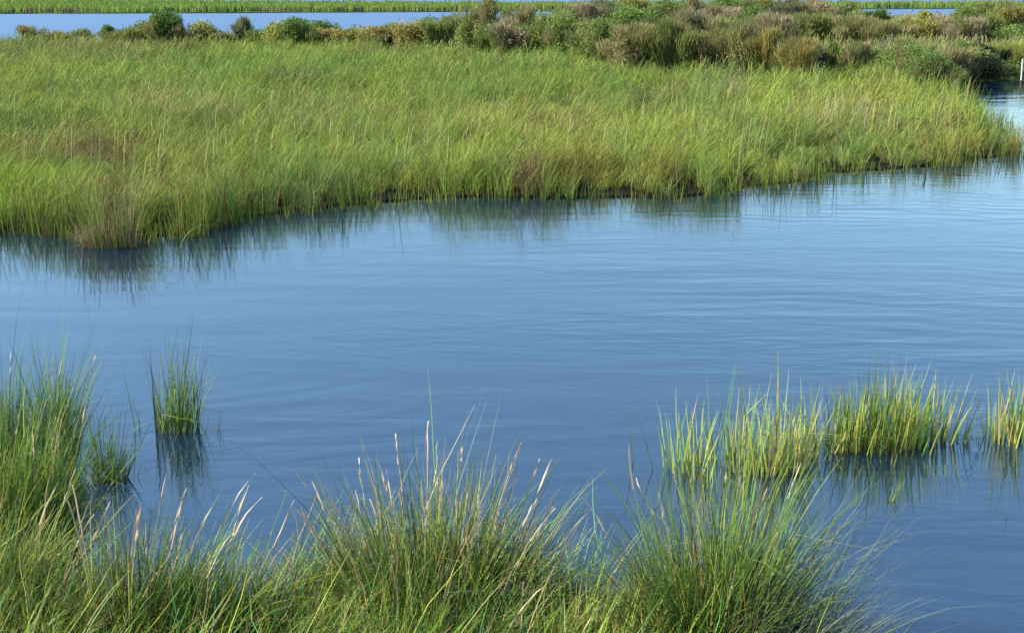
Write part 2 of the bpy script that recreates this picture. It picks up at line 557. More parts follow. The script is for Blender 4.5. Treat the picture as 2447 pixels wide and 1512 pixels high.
    near = rng.random(n) < .35
    ct = ct * 1.10
    cb = ct * .42 + col(.085, .065, .026) * .5  # brown sheath at the foot, darkened further with painted shade
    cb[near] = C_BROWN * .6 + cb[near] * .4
    z = .02 + .02 * rng.random(n) + lift
    base = np.column_stack([x, y, z])
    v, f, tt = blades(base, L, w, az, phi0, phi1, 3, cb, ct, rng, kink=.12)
    print('meadow blades', n)
    # upright pale flower spikes standing above the leaves, in loose groups
    parts = [(v, f, tt)]
    for (px, py, sx, sy, cnt) in [(1900, 345, 1.5, .5, 150), (2010, 330, .7, .5, 60), (1680, 300, 3.0, 2.0, 40), (1240, 420, 2.5, .8, 40),
                                  (1590, 400, 1.6, 1.0, 40), (430, 440, 2.5, 1.0, 25), (2060, 240, 3, 4, 110), (200, 330, 4, 3, 20),
                                  (1000, 400, 4, 2, 30), (820, 330, 3, 2, 20)]:
        c = P(px, py)
        bx = c[0] + rng.normal(0, sx, cnt); by = c[1] + rng.normal(0, sy, cnt)
        ok = inside(ISL, bx, by); bx, by = bx[ok], by[ok]; m = len(bx)
        cc = mixc(np.tile(col(.36, .33, .12), (m, 1)), C_PALE, rng.random(m) * .6)
        parts.append(blades(np.column_stack([bx, by, np.full(m, .1)]), rng.uniform(.75, 1.0, m), rng.uniform(.012, .022, m),
                            rng.normal(.1, .7, m), .05, rng.uniform(.1, .35, m), 3, cc * .6, cc, rng, taper=.3))
    return merge(parts)


v, f, t = meadow()
tag(mesh_obj('marsh_grass', v, f, M_GRASS, tint=t), 'tall yellow green cordgrass covering the marsh island', 'grass', kind='stuff')


def shoreline_fringe():
    """green stems standing in the water along the near edge of the island"""
    pts = ISL
    n = len(pts); parts = []
    xs = []; ys = []; hs = []; az = []
    for i in range(n):
        p = pts[i]; q = pts[(i + 1) % n]
        if p[1] > 60 or abs(p[0]) > p[1] * .5 + 1: continue
        L = np.hypot(*(q - p))
        dens = noise(p[0], p[1], 1.1, 90)
        m = int(L * 340 * max(.34, dens - .08) * min(1, (19 / p[1]) ** 1.5))
        if m <= 0: continue
        s = rng.random(m)
        off = rng.normal(-.08, .16, m)
        d = (q - p) / L; nn = np.array([d[1], -d[0]])
        xs.append(p[0] + (q[0] - p[0]) * s + nn[0] * off); ys.append(p[1] + (q[1] - p[1]) * s + nn[1] * off)
        hs.append(.15 + (.30 + .60 * dens) * rng.random(m) ** 1.3)
    x = np.concatenate(xs); y = np.concatenate(ys); h = np.concatenate(hs)
    hol = in_hole(x, y); h = np.where(hol, h * .55, h); ok = ~(hol & (rng.random(len(x)) < .35)); x, y, h = x[ok], y[ok], h[ok]; m = len(x)
    t = np.clip(noise(x, y, 1.3, 95) * 1.5 - .5 + rng.normal(0, .2, m), 0, 1)
    ct = mixc(C_GREEN * .8, C_YEL, t)
    b = rng.random(m) < .10; ct[b] = C_STRAW * .6
    b = rng.random(m) < .18; ct[b] = C_BROWN * .7
    ct *= rng.uniform(.6, 1.15, m)[:, None]
    print('fringe', m)
    return blades(np.column_stack([x, y, np.full(m, -.03)]), h, rng.uniform(.008, .017, m), rng.uniform(0, 6.28, m),
                  np.abs(rng.normal(.05, .16, m)), np.abs(rng.normal(.25, .35, m)), 3, ct * .5 + C_BROWN * .25, ct, rng)


v, f, t = shoreline_fringe()
tag(mesh_obj('shore_grass', v, f, M_GRASS, tint=t), 'green stems of cordgrass standing in the water along the island edge', 'grass', kind='stuff')


def far_grass():
    N0 = 90000
    y = 150 + rng.random(N0) ** 1.3 * 260; x = (rng.random(N0) * 2 - 1) * (y * .47)
    k = inside(FAR, x, y); x, y = x[k], y[k]; ed = edge_dist(FAR, x, y, 6.0)
    n = len(x)
    L = rng.uniform(.35, .6, n) + .5 * noise(x, y, .25, 3) * (.4 + .6 * noise(x, y, .05, 4))
    t = np.clip(fbm(x, y, .06, 5) * 1.4 - .25 + rng.normal(0, .15, n), 0, 1)
    ct = mixc(C_GREEN * .95, C_YEL * .72, t) * .85 + col(.10, .12, .07) * .25
    L *= np.where(ed < 2.5, 1.15, 1.0)
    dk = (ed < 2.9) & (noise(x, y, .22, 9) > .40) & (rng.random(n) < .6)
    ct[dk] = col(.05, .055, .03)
    pk = (ed < 4) & (noise(x, y, .12, 12) > .72) & (rng.random(n) < .6); ct[pk] = col(.14, .09, .07)
    return blades(np.column_stack([x, y, np.full(n, .05)]), L, rng.uniform(.10, .26, n), rng.uniform(0, 6.28, n), .05,
                  rng.uniform(.2, .6, n), 2, ct * .85, ct, rng)


v, f, t = far_grass()
tag(mesh_obj('far_marsh_grass', v, f, M_GRASS, tint=t), 'pale green marsh grass with a dark bank across the far water', 'grass', kind='stuff')

# ------------------------------------------------------------------ shrubs
LEAF_COL = {
    'black': (col(.018, .022, .014), col(.045, .055, .025)),  # shade of the channel end painted into the leaf colour
    'green': (col(.12, .17, .045), col(.23, .28, .075)),
    'bright': (col(.12, .20, .04), col(.22, .31, .075)),
    'dark': (col(.055, .11, .028), col(.15, .23, .055)),
    'olive': (col(.155, .185, .055), col(.28, .30, .09)),
    'gold': (col(.21, .18, .055), col(.36, .31, .085)),
    'brown': (col(.20, .175, .075), col(.35, .31, .13)),
    'pink': (col(.24, .20, .11), col(.38, .31, .18)),
    'straw': (col(.24, .20, .10), col(.38, .32, .18)),
    'grey': (col(.11, .125, .065), col(.20, .21, .12)),
    'yellow': (col(.18, .21, .05), col(.33, .35, .08)),
}


def leafy(w, h, dp, n, c, rng, size=.06, lobes=9, low=.0):
    """leaves spread through the lobes of an uneven crown"""
    lc = np.column_stack([rng.uniform(-.6, .6, lobes) * w / 2, rng.uniform(-.6, .6, lobes) * dp / 2, rng.uniform(.25 + low, .8, lobes) * h])
    lc[0] = (0, 0, h * .72)
    env = np.sqrt(np.clip(1 - (lc[:, 0] / (w / 2)) ** 2 * .8, .1, 1))
    lc[:, 2] *= env
    lr = rng.uniform(.20, .36, lobes) * min(w, h * 1.1)
    k = rng.integers(0, lobes, n)
    dirs = rng.normal(0, 1, (n, 3)); dirs /= np.linalg.norm(dirs, axis=1)[:, None]
    rad = lr[k] * rng.uniform(.25, 1.25, n) ** .8
    p = lc[k] + dirs * rad[:, None]
    p[:, 2] = np.maximum(p[:, 2], .03 * h)
    s = size * rng.uniform(.6, 1.4, n)
    a = rng.normal(0, 1, (n, 3)); a /= np.linalg.norm(a, axis=1)[:, None]
    b = np.cross(a, rng.normal(0, 1, (n, 3))); b /= np.linalg.norm(b, axis=1)[:, None]
    v = np.stack([p - a * s[:, None], p + b * s[:, None] * .42, p + a * s[:, None], p - b * s[:, None] * .42], 1).reshape(-1, 3)
    f = np.arange(4 * n).reshape(n, 4)
    t = np.clip(rng.random(n) * .6 + (rng.random(lobes)[k]) * .4, 0, 1)
    cc = mixc(np.tile(c[0], (n, 1)), c[1], t) * rng.uniform(.8, 1.2, n)[:, None]
    return v, [f], np.repeat(cc, 4, axis=0)


def feathery(w, h, dp, n, c, rng, wd=.03):
    """upright fine plumes fanning from the foot of the shrub, in several bundles"""
    nb = max(4, int(w / .28))
    bx = rng.uniform(-.5, .5, nb) * w; by = rng.uniform(-.5, .5, nb) * dp
    bh = h * (1 - .45 * (bx / (w * .56)) ** 2) * rng.uniform(.72, 1.03, nb)
    k = rng.integers(0, nb, n)
    tt = rng.uniform(.12, .93, n)
    spread = (.20 + .75 * tt) * .5
    r = np.minimum(.34 * np.sqrt(w), .55)
    x = bx[k] * (.35 + .65 * tt) + rng.normal(0, 1, n) * r * spread * .75
    y = by[k] * (.35 + .65 * tt) + rng.normal(0, 1, n) * r * spread * .75
    z = tt * bh[k] * (1 - .12 * rng.random(n))
    ln = rng.uniform(.10, .28, n) * min(1.2, h)
    az = np.arctan2(y - by[k] * .3, x - bx[k] * .3) + rng.normal(0, .5, n)
    t = np.clip(rng.random(n) * .55 + rng.random(nb)[k] * .45, 0, 1)
    cc = mixc(np.tile(c[0], (n, 1)), c[1], t) * rng.uniform(.78, 1.2, n)[:, None]
    return blades(np.column_stack([x, y, z]), ln, wd * rng.uniform(.6, 1.5, n), az, rng.uniform(.05, .55, n),
                  rng.uniform(.2, .9, n), 2, cc * .9, cc, rng)


def twigs(w, h, n, c, rng, wd=.018):
    az = rng.uniform(0, 6.28, n); ph = rng.uniform(.05, .55, n) * min(1, w / h)
    cc = np.tile(c, (n, 1)) * rng.uniform(.7, 1.2, n)[:, None]
    base = np.column_stack([rng.normal(0, .1 * w, n), rng.normal(0, .1 * w, n), np.zeros(n)])
    return blades(base, h * rng.uniform(.65, .98, n), wd * rng.uniform(.7, 1.6, n), az, ph, ph * 1.5, 5, cc, cc, rng, sides=3)


SH = 'shrubs and bushes along the back of the island'


def shrub(px, top, base, hw, kind, form, label, bare=False, depth=None, seed=None, lean=0.0, name='shrub'):
    c = P(px, base, .05)
    scale = CAM_H / (base + 40.0)
    h = (base - top) * scale
    w = 2.3 * hw * scale
    dp = depth or min(max(w, .6), 2.2)
    r = np.random.default_rng(seed if seed is not None else int(px * 7 + base * 13))
    o = empty(name, c, label, 'shrub', SH)
    d = c[1]
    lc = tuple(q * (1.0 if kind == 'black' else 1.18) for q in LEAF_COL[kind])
    vol = (w * h) ** .8
    k = np.clip(d / 55, .7, 1.6)
    parts = []
    if form == 'leaf':
        parts.append(leafy(w * .96, h * .94, dp, int(3600 * vol / k ** 1.6) + 600, lc, r, size=.050 * k, lobes=int(9 + 7 * vol)))
    elif form == 'plume':
        parts.append(feathery(w * .95, h, dp, int(3300 * vol / k ** 1.6) + 500, lc, r, wd=.026 * k))
        parts.append(leafy(w * .85, h * .85, dp, int(500 * vol / k ** 1.6) + 100, lc, r, size=.045 * k, lobes=8))
    # what grows through it: stray shoots in the colours of its neighbours
    oc = LEAF_COL[kind if kind == 'black' else ['olive', 'yellow', 'brown', 'green'][int(px) % 4]]
    parts.append(feathery(w * 1.05, h * (1.04 if form == 'plume' else .85), dp, int(700 * vol / k ** 1.6) + 120, oc, r, wd=.022 * k))
    v, f, t = merge(parts)
    v[:, 2] *= h * .93 / np.percentile(v[:, 2], 97)
    v[:, 0] *= w * .52 / np.percentile(np.abs(v[:, 0]), 94)
    v[:, 1] *= dp * .56 / np.percentile(np.abs(v[:, 1]), 97)
    sv, sf, st2 = feathery(w * 1.25, h * 1.0, dp * 1.1, int(900 * vol / k ** 1.6) + 200, oc, r, wd=.02 * k)
    v, f, t = merge([(v, f, t), (sv, sf, st2)])
    mesh_obj('foliage', v, f, M_LEAF, parent=o, tint=t)
    tc = col(.42, .36, .29) if bare else col(.13, .10, .07)
    v, f, t = twigs(w, h, 22 if bare else 12, tc, r, .03 if bare else .022)
    if lean:
        v[:, 0] += lean * v[:, 2]
    mesh_obj('stems', v, f, M_WOOD, parent=o, tint=t)
    return o


shrubs = [
    # px, top, base, half width, colour, form, label
    (76, 62, 104, 20, 'brown', 'plume', 'small rusty brown bush, the leftmost one standing against the far water'),
    (140, 76, 106, 26, 'olive', 'plume', 'low olive bush just right of the leftmost rusty brown bush'),
    (198, 72, 104, 16, 'green', 'leaf', 'low yellow green bush midway between the rusty bush and the small dark green one'),
    (261, 62, 103, 13, 'dark', 'leaf', 'small dark green bush alone against the water, left of the round-topped bush'),
    (300, 74, 106, 22, 'pink', 'plume', 'low pinkish twiggy bush between the small dark green bush and the round-topped bush'),
    (345, 66, 110, 34, 'olive', 'plume', 'low sprawling olive bush at the left foot of the round-topped bush'),
    (398, 30, 112, 30, 'dark', 'leaf', 'tall dark round-topped bush rising furthest above the far water on the left'),
    (372, 52, 108, 34, 'green', 'leaf', 'light green bush sloping up against the left side of the dark round-topped bush'),
    (438, 78, 110, 20, 'olive', 'leaf', 'low olive bush in the dip just right of the round-topped bush'),
    (490, 56, 112, 22, 'yellow', 'leaf', 'yellow green leafy bush with a flat top, first hump right of the round-topped bush'),
    (535, 76, 112, 20, 'brown', 'plume', 'low bush with brown dead stems between the flat-topped and the grey-stemmed bush'),
    (585, 44, 112, 16, 'grey', 'plume', 'slender grey green bush with bare pinkish twigs sticking up over the water'),
    (628, 70, 114, 26, 'green', 'plume', 'soft green bush just right of the slender grey green bush'),
    (672, 58, 116, 28, 'yellow', 'leaf', 'light yellow green bush leaning on the left of the dark green pair'),
    (712, 46, 118, 26, 'dark', 'leaf', 'dark green bush with a humped top, larger and left one of the dark green pair'),
    (765, 55, 104, 34, 'dark', 'leaf', 'low spreading dark green bush, right one of the dark green pair'),
    (790, 72, 116, 34, 'gold', 'leaf', 'straw and yellow bush below the low spreading dark green one'),
    (850, 70, 114, 30, 'yellow', 'leaf', 'low yellow green bush at the dip of the skyline right of the dark green pair'),
    (895, 66, 118, 26, 'gold', 'leaf', 'golden bush with brown gaps right of the dip in the skyline'),
    (935, 62, 116, 24, 'green', 'leaf', 'green leafy bush between two golden bushes'),
    (980, 56, 118, 30, 'gold', 'leaf', 'bright golden yellow bush, the yellowest on the slope up to the tall bushes'),
    (1025, 48, 108, 28, 'dark', 'leaf', 'dark topped low bush behind the golden yellow bush'),
    (1052, 50, 122, 26, 'olive', 'plume', 'olive bush right of the golden yellow bush'),
    (1092, 40, 122, 26, 'olive', 'plume', 'pale olive plumed bush at the right end of the open far water'),
    (1130, 34, 130, 26, 'green', 'leaf', 'green bush with dark gaps at the foot of the tall pale bush'),
    (1166, 4, 132, 27, 'olive', 'plume', 'tall pale olive bush, its top reaching above the far marsh bank'),
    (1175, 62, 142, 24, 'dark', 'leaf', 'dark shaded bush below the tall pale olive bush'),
    (1215, 52, 146, 28, 'pink', 'plume', 'pinkish plumed bush right of the dark shaded bush'),
    (1214, 26, 92, 13, 'dark', 'leaf', 'small dark teal bush poking up before the strip of far water'),
    (1246, 22, 104, 20, 'brown', 'plume', 'tan bush standing between the two little glimpses of far water'),
    (1262, 70, 140, 22, 'dark', 'plume', 'narrow dark green bush right of the pinkish plumed bush'),
    (1262, 16, 80, 12, 'grey', 'plume', 'thin grey green bush left of the right glimpse of far water'),
    (1300, 42, 140, 34, 'green', 'leaf', 'broad mid green leafy bush below the glimpse of far water'),
    (1350, 36, 148, 32, 'green', 'leaf', 'bushy mid green bush with brownish gaps, right of the broad one'),
    (1352, 18, 76, 26, 'brown', 'plume', 'low brownish bush at the skyline right of the far water glimpses'),
    (1400, 54, 156, 30, 'olive', 'leaf', 'olive leafy bush left of the bush with the dark crest'),
    (1394, 10, 80, 26, 'pink', 'plume', 'pinkish bush on the skyline above the olive leafy bush'),
    (1436, 50, 162, 24, 'green', 'leaf', 'green bush touching the left side of the large reddish tan bush'),
    (1446, 60, 150, 14, 'dark', 'leaf', 'small bush with a dark rounded crest beside the large reddish tan bush'),
    (1440, 2, 76, 26, 'grey', 'plume', 'greyish bush on the skyline with pale heads, above the dark crest'),
    (1512, 60, 176, 48, 'brown', 'plume', 'large rounded reddish tan bush with pale bare stems at its lower left'),
    (1500, 20, 92, 32, 'bright', 'leaf', 'bright green bush behind the large reddish tan bush'),
    (1508, -8, 66, 30, 'gold', 'plume', 'golden bush cut by the top edge, above the large reddish tan bush'),
    (1566, 30, 98, 24, 'dark', 'leaf', 'dark green bush behind, between the reddish tan and the broad olive bush'),
    (1606, 52, 178, 40, 'olive', 'plume', 'broad yellow olive bush right of the large reddish tan bush'),
    (1586, 2, 74, 26, 'green', 'leaf', 'green bush on the skyline above the broad yellow olive bush'),
    (1662, 92, 176, 28, 'dark', 'leaf', 'low dark blue green bush in the gap right of the broad yellow olive bush'),
    (1650, 28, 110, 34, 'grey', 'plume', 'grey brown bush in the back row above the low dark blue green bush'),
    (1655, -4, 70, 30, 'brown', 'plume', 'brown bush at the top edge right of the golden one'),
    (1706, 54, 180, 34, 'olive', 'plume', 'olive tan bush right of the low dark blue green bush'),
    (1726, 18, 96, 36, 'pink', 'plume', 'rosy brown bush in the back row above the olive tan bush'),
    (1735, -6, 66, 34, 'bright', 'leaf', 'bright green bush at the top edge near the middle of the back row'),
    (1768, 56, 188, 34, 'brown', 'plume', 'pinkish tan bush showing many pale bare stems at its foot'),
    (1800, 20, 100, 24, 'dark', 'leaf', 'small dark green bush with a black gap on its left in the back row'),
    (1812, -4, 72, 34, 'olive', 'plume', 'olive bush at the top edge above the small dark green one'),
    (1816, 74, 190, 28, 'gold', 'plume', 'rounded ochre bush left of the two upright columns'),
    (1858, 112, 192, 13, 'yellow', 'plume', 'slim upright yellow green column bush with a black gap on its right'),
    (1850, 36, 128, 40, 'pink', 'plume', 'broad pinkish brown bush directly behind the upright columns'),
    (1906, 94, 200, 28, 'gold', 'plume', 'tall ochre column bush with pale bare stems, tallest of the upright columns'),
    (1890, -2, 76, 32, 'grey', 'plume', 'grey green bush at the top edge above the ochre column'),
    (1945, 108, 184, 20, 'grey', 'leaf', 'small dull green bush right of the tall ochre column'),
    (1940, 34, 124, 34, 'olive', 'plume', 'olive bush in the middle row right of the broad pinkish brown one'),
    (1950, 0, 72, 26, 'straw', 'plume', 'pale straw coloured bush near the top edge'),
    (1985, 104, 182, 15, 'green', 'leaf', 'narrow upright green bush with a dark base left of the pale straw column'),
    (2014, 118, 184, 17, 'bright', 'leaf', 'small bright green bush wedged left of the pale straw column'),
    (1996, 44, 122, 26, 'straw', 'plume', 'pale bush with whitish dead twigs in the middle row'),
    (2044, 102, 186, 18, 'straw', 'plume', 'pale straw column bush standing alone before the tan thicket'),
    (2040, 40, 128, 36, 'brown', 'plume', 'large rosy tan bush behind the pale straw column'),
    (2020, 8, 70, 26, 'green', 'leaf', 'green bush near the top edge left of the far pond'),
    (2072, 112, 180, 20, 'pink', 'plume', 'dusky pinkish bush touching the right side of the pale straw column'),
    (2080, 26, 86, 26, 'dark', 'plume', 'dark brownish bush with a thin tip left of the far pond'),
    (2112, 50, 130, 38, 'brown', 'plume', 'reddish brown bush right below the left end of the far pond'),
    (2116, 122, 186, 30, 'green', 'leaf', 'mid green leafy bush spreading right of the dusky pinkish one'),
    (2150, 94, 166, 30, 'olive', 'plume', 'yellow olive bush above the mid green leafy bush'),
    (2185, 46, 126, 34, 'gold', 'plume', 'orange tan bush below the middle of the far pond'),
    (2178, 112, 204, 32, 'bright', 'leaf', 'light green leafy bush at the left of the dark channel thicket'),
    (2210, 28, 90, 14, 'yellow', 'leaf', 'small yellow green bush rising before the far pond'),
    (2218, 132, 218, 32, 'dark', 'leaf', 'dark green leafy bush overhanging the grass left of the channel'),
    (2246, 112, 198, 36, 'brown', 'plume', 'tan feathery bush at the very brink of the shaded channel'),
    (2250, 42, 122, 30, 'pink', 'plume', 'dusky rose bush with whitish dead sprays right of the far pond'),
    (2282, 164, 222, 16, 'dark', 'leaf', 'small blue green bush at the foot of the tan feathery bush by the channel'),
    (2300, 44, 136, 28, 'pink', 'plume', 'reddish bush with a pale upright dead stalk, above the shaded channel'),
    (2300, 106, 178, 22, 'dark', 'leaf', 'dark green bush at the head of the shaded channel'),
    (2335, 118, 182, 24, 'olive', 'leaf', 'yellow olive bush leaning over the black shade of the channel'),
    (2345, 40, 132, 30, 'olive', 'plume', 'olive brown bush left of the brightest green bush'),
    (2300, 20, 80, 26, 'green', 'leaf', 'low green bush at the right end of the far pond'),
    (2362, 112, 180, 26, 'black', 'plume', 'dark brown green bush in the shade beside the brightest green bush'),  # shade painted into the leaf colour
    (2360, 6, 74, 30, 'olive', 'plume', 'olive bush near the top right behind the far pond'),
    (2408, 70, 136, 30, 'bright', 'leaf', 'brightest green leafy bush by the right edge'),
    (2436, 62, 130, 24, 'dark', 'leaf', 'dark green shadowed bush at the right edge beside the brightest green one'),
    (2420, 14, 96, 40, 'gold', 'plume', 'ochre olive bush in the top right corner'),
    (2425, 104, 168, 52, 'yellow', 'plume', 'rounded yellow green grassy mound above the right bank of the channel'),
    (2395, 148, 184, 30, 'dark', 'leaf', 'low dark bush trailing over the right bank of the channel behind the white stake'),
    (2345, 138, 190, 40, 'black', 'leaf', 'black shaded bush filling the end of the channel'),  # shade painted into the leaf colour
    (2292, 146, 208, 26, 'black', 'leaf', 'dark tangled bush hanging over the left bank of the channel'),  # shade painted into the leaf colour
]
for s in shrubs:
    shrub(*s, bare=('bare' in s[6] or 'dead' in s[6]))


def undergrowth():
    parts = []
    r = np.random.default_rng(77)
    N0 = 110000
    px = r.uniform(-150, 2620, N0); py = r.uniform(53, 190, N0)
    up = np.where(px < 1060, 98 + px * .02, 124 + (px - 1060) * .055)
    z0 = np.where(px < 1060, .62, 1.0)
    ok = py < up + r.normal(0, 8, N0)
    px, py = px[ok], py[ok]
    g = np.array([P(a, b)[:2] for a, b in zip(px, py)])
    z0 = z0[ok]; k = inside(ISL, g[:, 0], g[:, 1]); g = g[k]; z0 = z0[k]; n = len(g)
    kinds = ['olive', 'brown', 'green', 'pink', 'yellow', 'olive']
    s = (noise(g[:, 0], g[:, 1], .35, 5) * 5.99).astype(int)
    a = np.array([LEAF_COL[q][0] for q in kinds])[s]; b = np.array([LEAF_COL[q][1] for q in kinds])[s]
    cc = (a + (b - a) * r.random(n)[:, None]) * 1.15
    h = (.25 + .95 * noise(g[:, 0], g[:, 1], .6, 8)) * z0
    z = r.random(n) * h
    return blades(np.column_stack([g, z]), r.uniform(.2, .4, n), r.uniform(.03, .07, n) * np.clip(g[:, 1] / 50, .8, 2), r.normal(.2, 1.2, n),
                  r.uniform(0, .5, n), r.uniform(.3, 1.0, n), 2, cc * .9, cc, r)


v, f, t = undergrowth()
tag(mesh_obj('undergrowth', v, f, M_LEAF, tint=t), 'low mixed scrub filling the gaps between the bushes', 'undergrowth', kind='stuff')

# ------------------------------------------------------------------ foreground tussocks
RUSH_SETS = {
    'shade': [(col(.10, .15, .11), .5), (col(.16, .19, .14), .25), (col(.10, .11, .06), .25)],  # shaded side of the right tussock painted into the stem colours
    'brown': [(C_BROWN * 1.3, .28), (C_STRAW * .7, .25), (col(.22, .16, .07), .15), (C_GREEN * .8, .32)],
    'green': [(C_GREEN * .95, .42), (C_YEL * .9, .22), (C_BLUEG, .16), (C_STRAW * .9, .10), (col(.14, .24, .16), .06), (C_BROWN, .04)],
    'yellow': [(col(.33, .39, .065), .62), (C_GREEN * 1.25, .18), (C_STRAW * 1.1, .15), (C_BLUEG*1.2, .05)],
    'blue': [(C_BLUEG * 1.0, .40), (C_GREEN, .35), (col(.13, .16, .11), .15), (C_STRAW * .8, .10)],
    'mixed': [(C_GREEN, .30), (C_YEL * .9, .22), (col(.12, .13, .06), .12), (C_STRAW, .12), (col(.34, .22, .09), .08), (col(.15, .25, .16), .10), (C_GREEN * .55, .06)],
    'olive': [(col(.13, .19, .03), .42), (C_GREEN * .85, .28), (col(.28, .20, .06), .14), (C_BLUEG * .6, .16)],
}


def pick(setname, n, r):
    s = RUSH_SETS[setname]
    w = np.array([q[1] for q in s]); k = r.choice(len(s), n, p=w / w.sum())
    return np.array([q[0] for q in s])[k] * r.uniform(.72, 1.28, n)[:, None]


def tussock(px, py, n, rad, hgt, w, pal, label, cat='grass tussock', group=None, name='grass_tussock', lean=(0.0, 0.0), spread=.6,
            curl=.35, seeds=0, thatch=0, seed=1, S=6, sides=3, hvar=.22, z=.04, taper=.8, seedlen=.3, jk=1.0, frac=.5, stray=.04, kink=.14, basecol=None, seedcol=None):
    """a bunch of stems growing from one foot and fanning out"""
    r = np.random.default_rng(seed)
    c = P(px, py, z)
    o = empty(name, c, label, cat, group)
    a = r.uniform(0, 6.28, n); q = np.sqrt(r.random(n))
    q = np.where(r.random(n) < stray, q * r.uniform(1.0, 2.4, n), q)
    rx = rad[0] if isinstance(rad, tuple) else rad; ry = rad[1] if isinstance(rad, tuple) else rad
    bx = np.cos(a) * q * rx; by = np.sin(a) * q * ry
    # outward lean grows towards the rim; the whole bunch is bent by the wind
    jit = (.13 + .30 * r.random(n) ** 2) * jk
    vx = bx / rx * spread + r.normal(0, 1, n) * jit + lean[0]; vy = by / ry * spread + r.normal(0, 1, n) * jit + lean[1]
    az = np.arctan2(vy, vx); m = np.hypot(vx, vy)
    phi0 = np.clip(m * .55, 0, 1.2); phi1 = phi0 + curl * (.25 + m) * r.uniform(.3, 1.8, n)
    L = hgt * (1 - hvar * 1.2 + r.normal(0, hvar, n)) * (1.05 - .25 * q)
    short = r.random(n) < frac
    L[short] *= r.uniform(.3, .85, short.sum())
    L = np.clip(L, .12, hgt * 1.5)
    ct = pick(pal, n, r)
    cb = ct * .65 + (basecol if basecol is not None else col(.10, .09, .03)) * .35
    base = np.column_stack([bx, by, np.zeros(n)])
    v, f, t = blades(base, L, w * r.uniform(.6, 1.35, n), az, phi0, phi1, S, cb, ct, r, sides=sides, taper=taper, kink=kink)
    mesh_obj('blades', v, f, M_RUSH, parent=o, tint=t)
    if thatch:
        k = thatch
        a = r.uniform(0, 6.28, k); q = r.uniform(.2, 1.15, k)
        tc = np.tile(C_STRAW, (k, 1)) * r.uniform(.4, 1.05, k)[:, None]
        v, f, t = blades(np.column_stack([np.cos(a) * q * rx, np.sin(a) * q * ry, r.uniform(0, .12, k)]), r.uniform(.15, .55, k),
                         .006, a + r.normal(0, .9, k), r.uniform(.5, 1.3, k), r.uniform(1.0, 1.9, k), 4, tc * .7, tc, r)
        mesh_obj('dead_leaves', v, f, M_GRASS, parent=o, tint=t)
    for i in range(seeds):
        aa = r.uniform(0, 6.28); qq = math.sqrt(r.random())
        vx = math.cos(aa) * qq * spread * 1.05 + lean[0]; vy = math.sin(aa) * qq * spread + lean[1]
        az1 = math.atan2(vy, vx); mm = math.hypot(vx, vy)
        p0 = mm * .55; L1 = hgt * r.uniform(.52, .84)
        sc = (seedcol if seedcol is not None else C_PINK) * r.uniform(.8, 1.25)
        stem, fs, ts = blades(np.array([[math.cos(aa) * qq * rx, math.sin(aa) * qq * ry, 0]]), L1, .009, az1, p0, p0 + .2 * (mm + .2), 6,
                              C_GREEN[None] * .9, col(.36, .31, .14)[None], r, sides=3, taper=.35)
        tip = stem[-3:].mean(0)
        # the pale spike at the tip is thicker than its stem
        sp, f2, t2 = blades(tip[None] - np.array([[0, 0, .02]]), seedlen * r.uniform(.55, 1.25), .0080 * r.uniform(.7, 1.3), az1 + r.normal(0, .2),
                            p0 + .17 * mm + .04, p0 + r.uniform(.1, .75) * (.3 + mm), 5, sc[None] * .9, sc[None] * 1.1, r, sides=3, taper=.45)
        sp = sp + r.normal(0, .0022, sp.shape)
        v, f, t = merge([(stem, fs, ts), (sp, f2, t2)])
        mesh_obj('seed_head', v, f, M_SEED, parent=o, tint=t)
    return o


G_FORE = 'rush tussocks at the near bank'
G_LEFT = 'rush clumps standing in the water on the left'
G_RIGHT = 'yellow green reed clumps standing in the water on the right'
STR = col(.16, .13, .05)
# --- left side
tussock(28, 1110, 520, (.22, .16), 1.05, .0075, 'blue', 'upright blue green rush clump at the left edge, farthest back of the left bank', group=G_LEFT, spread=.35, lean=(.12, 0), seed=3, z=0, seeds=2)
tussock(140, 1120, 480, (.13,.14), 1.12, .0075, 'green', 'tall rush clump with loose tips blown right, left of the isolated clump', group=G_LEFT, spread=.24, lean=(.13, .03), seed=4, z=0, seeds=3)
tussock(262, 1150, 190, (.13, .10), .72, .006, 'green', 'thin airy blue green clump in water between the tall left clump and isolated clump', group=G_LEFT, spread=.32, lean=(.06, 0), seed=5, z=-.02, S=5)
tussock(424, 1030, 185, (.19, .13), .96, .0078, 'green', 'isolated upright blue green rush clump reflected in open water', group=G_LEFT, spread=.12, lean=(.10, 0), curl=.28, seed=6, stray=.22, jk=.8, z=-.02, hvar=.18)
tussock(20, 1290, 700, (.28, .22), 1.05, .008, 'green', 'dense bright green rush tussock at the left edge, halfway down the left bank', group=G_FORE, spread=.40, lean=(.18, 0), seed=7, thatch=120, seeds=4)
tussock(120, 1290, 640, (.17, .18), .88, .008, 'green', 'dense green rush tussock beside the dark water inlet on the left', group=G_FORE, spread=.26, lean=(.12, .02), seed=8, thatch=160, seeds=3)
tussock(-20, 1470, 620, (.30, .22), .88, .0085, 'mixed', 'tangled tussock with straw coloured blades at the lower left corner', group=G_FORE, spread=.50, lean=(.22, 0), jk=1.7, seed=9, thatch=220, seeds=5, seedlen=.35)
tussock(70, 1520, 520, (.22, .18), .70, .008, 'mixed', 'low brownish tussock between the lower left corner tussock and the pinkish spiked one', group=G_FORE, spread=.5, lean=(.2, 0), jk=1.7, seed=10, thatch=260, seeds=4)
tussock(350, 1530, 760, (.30, .16), .90, .0085, 'mixed', 'wide tussock with pinkish dry spikes leaning right, lower left', group=G_FORE, spread=.34, lean=(.26, .02), jk=1.4, seed=11, thatch=260, seeds=15, seedlen=.34)
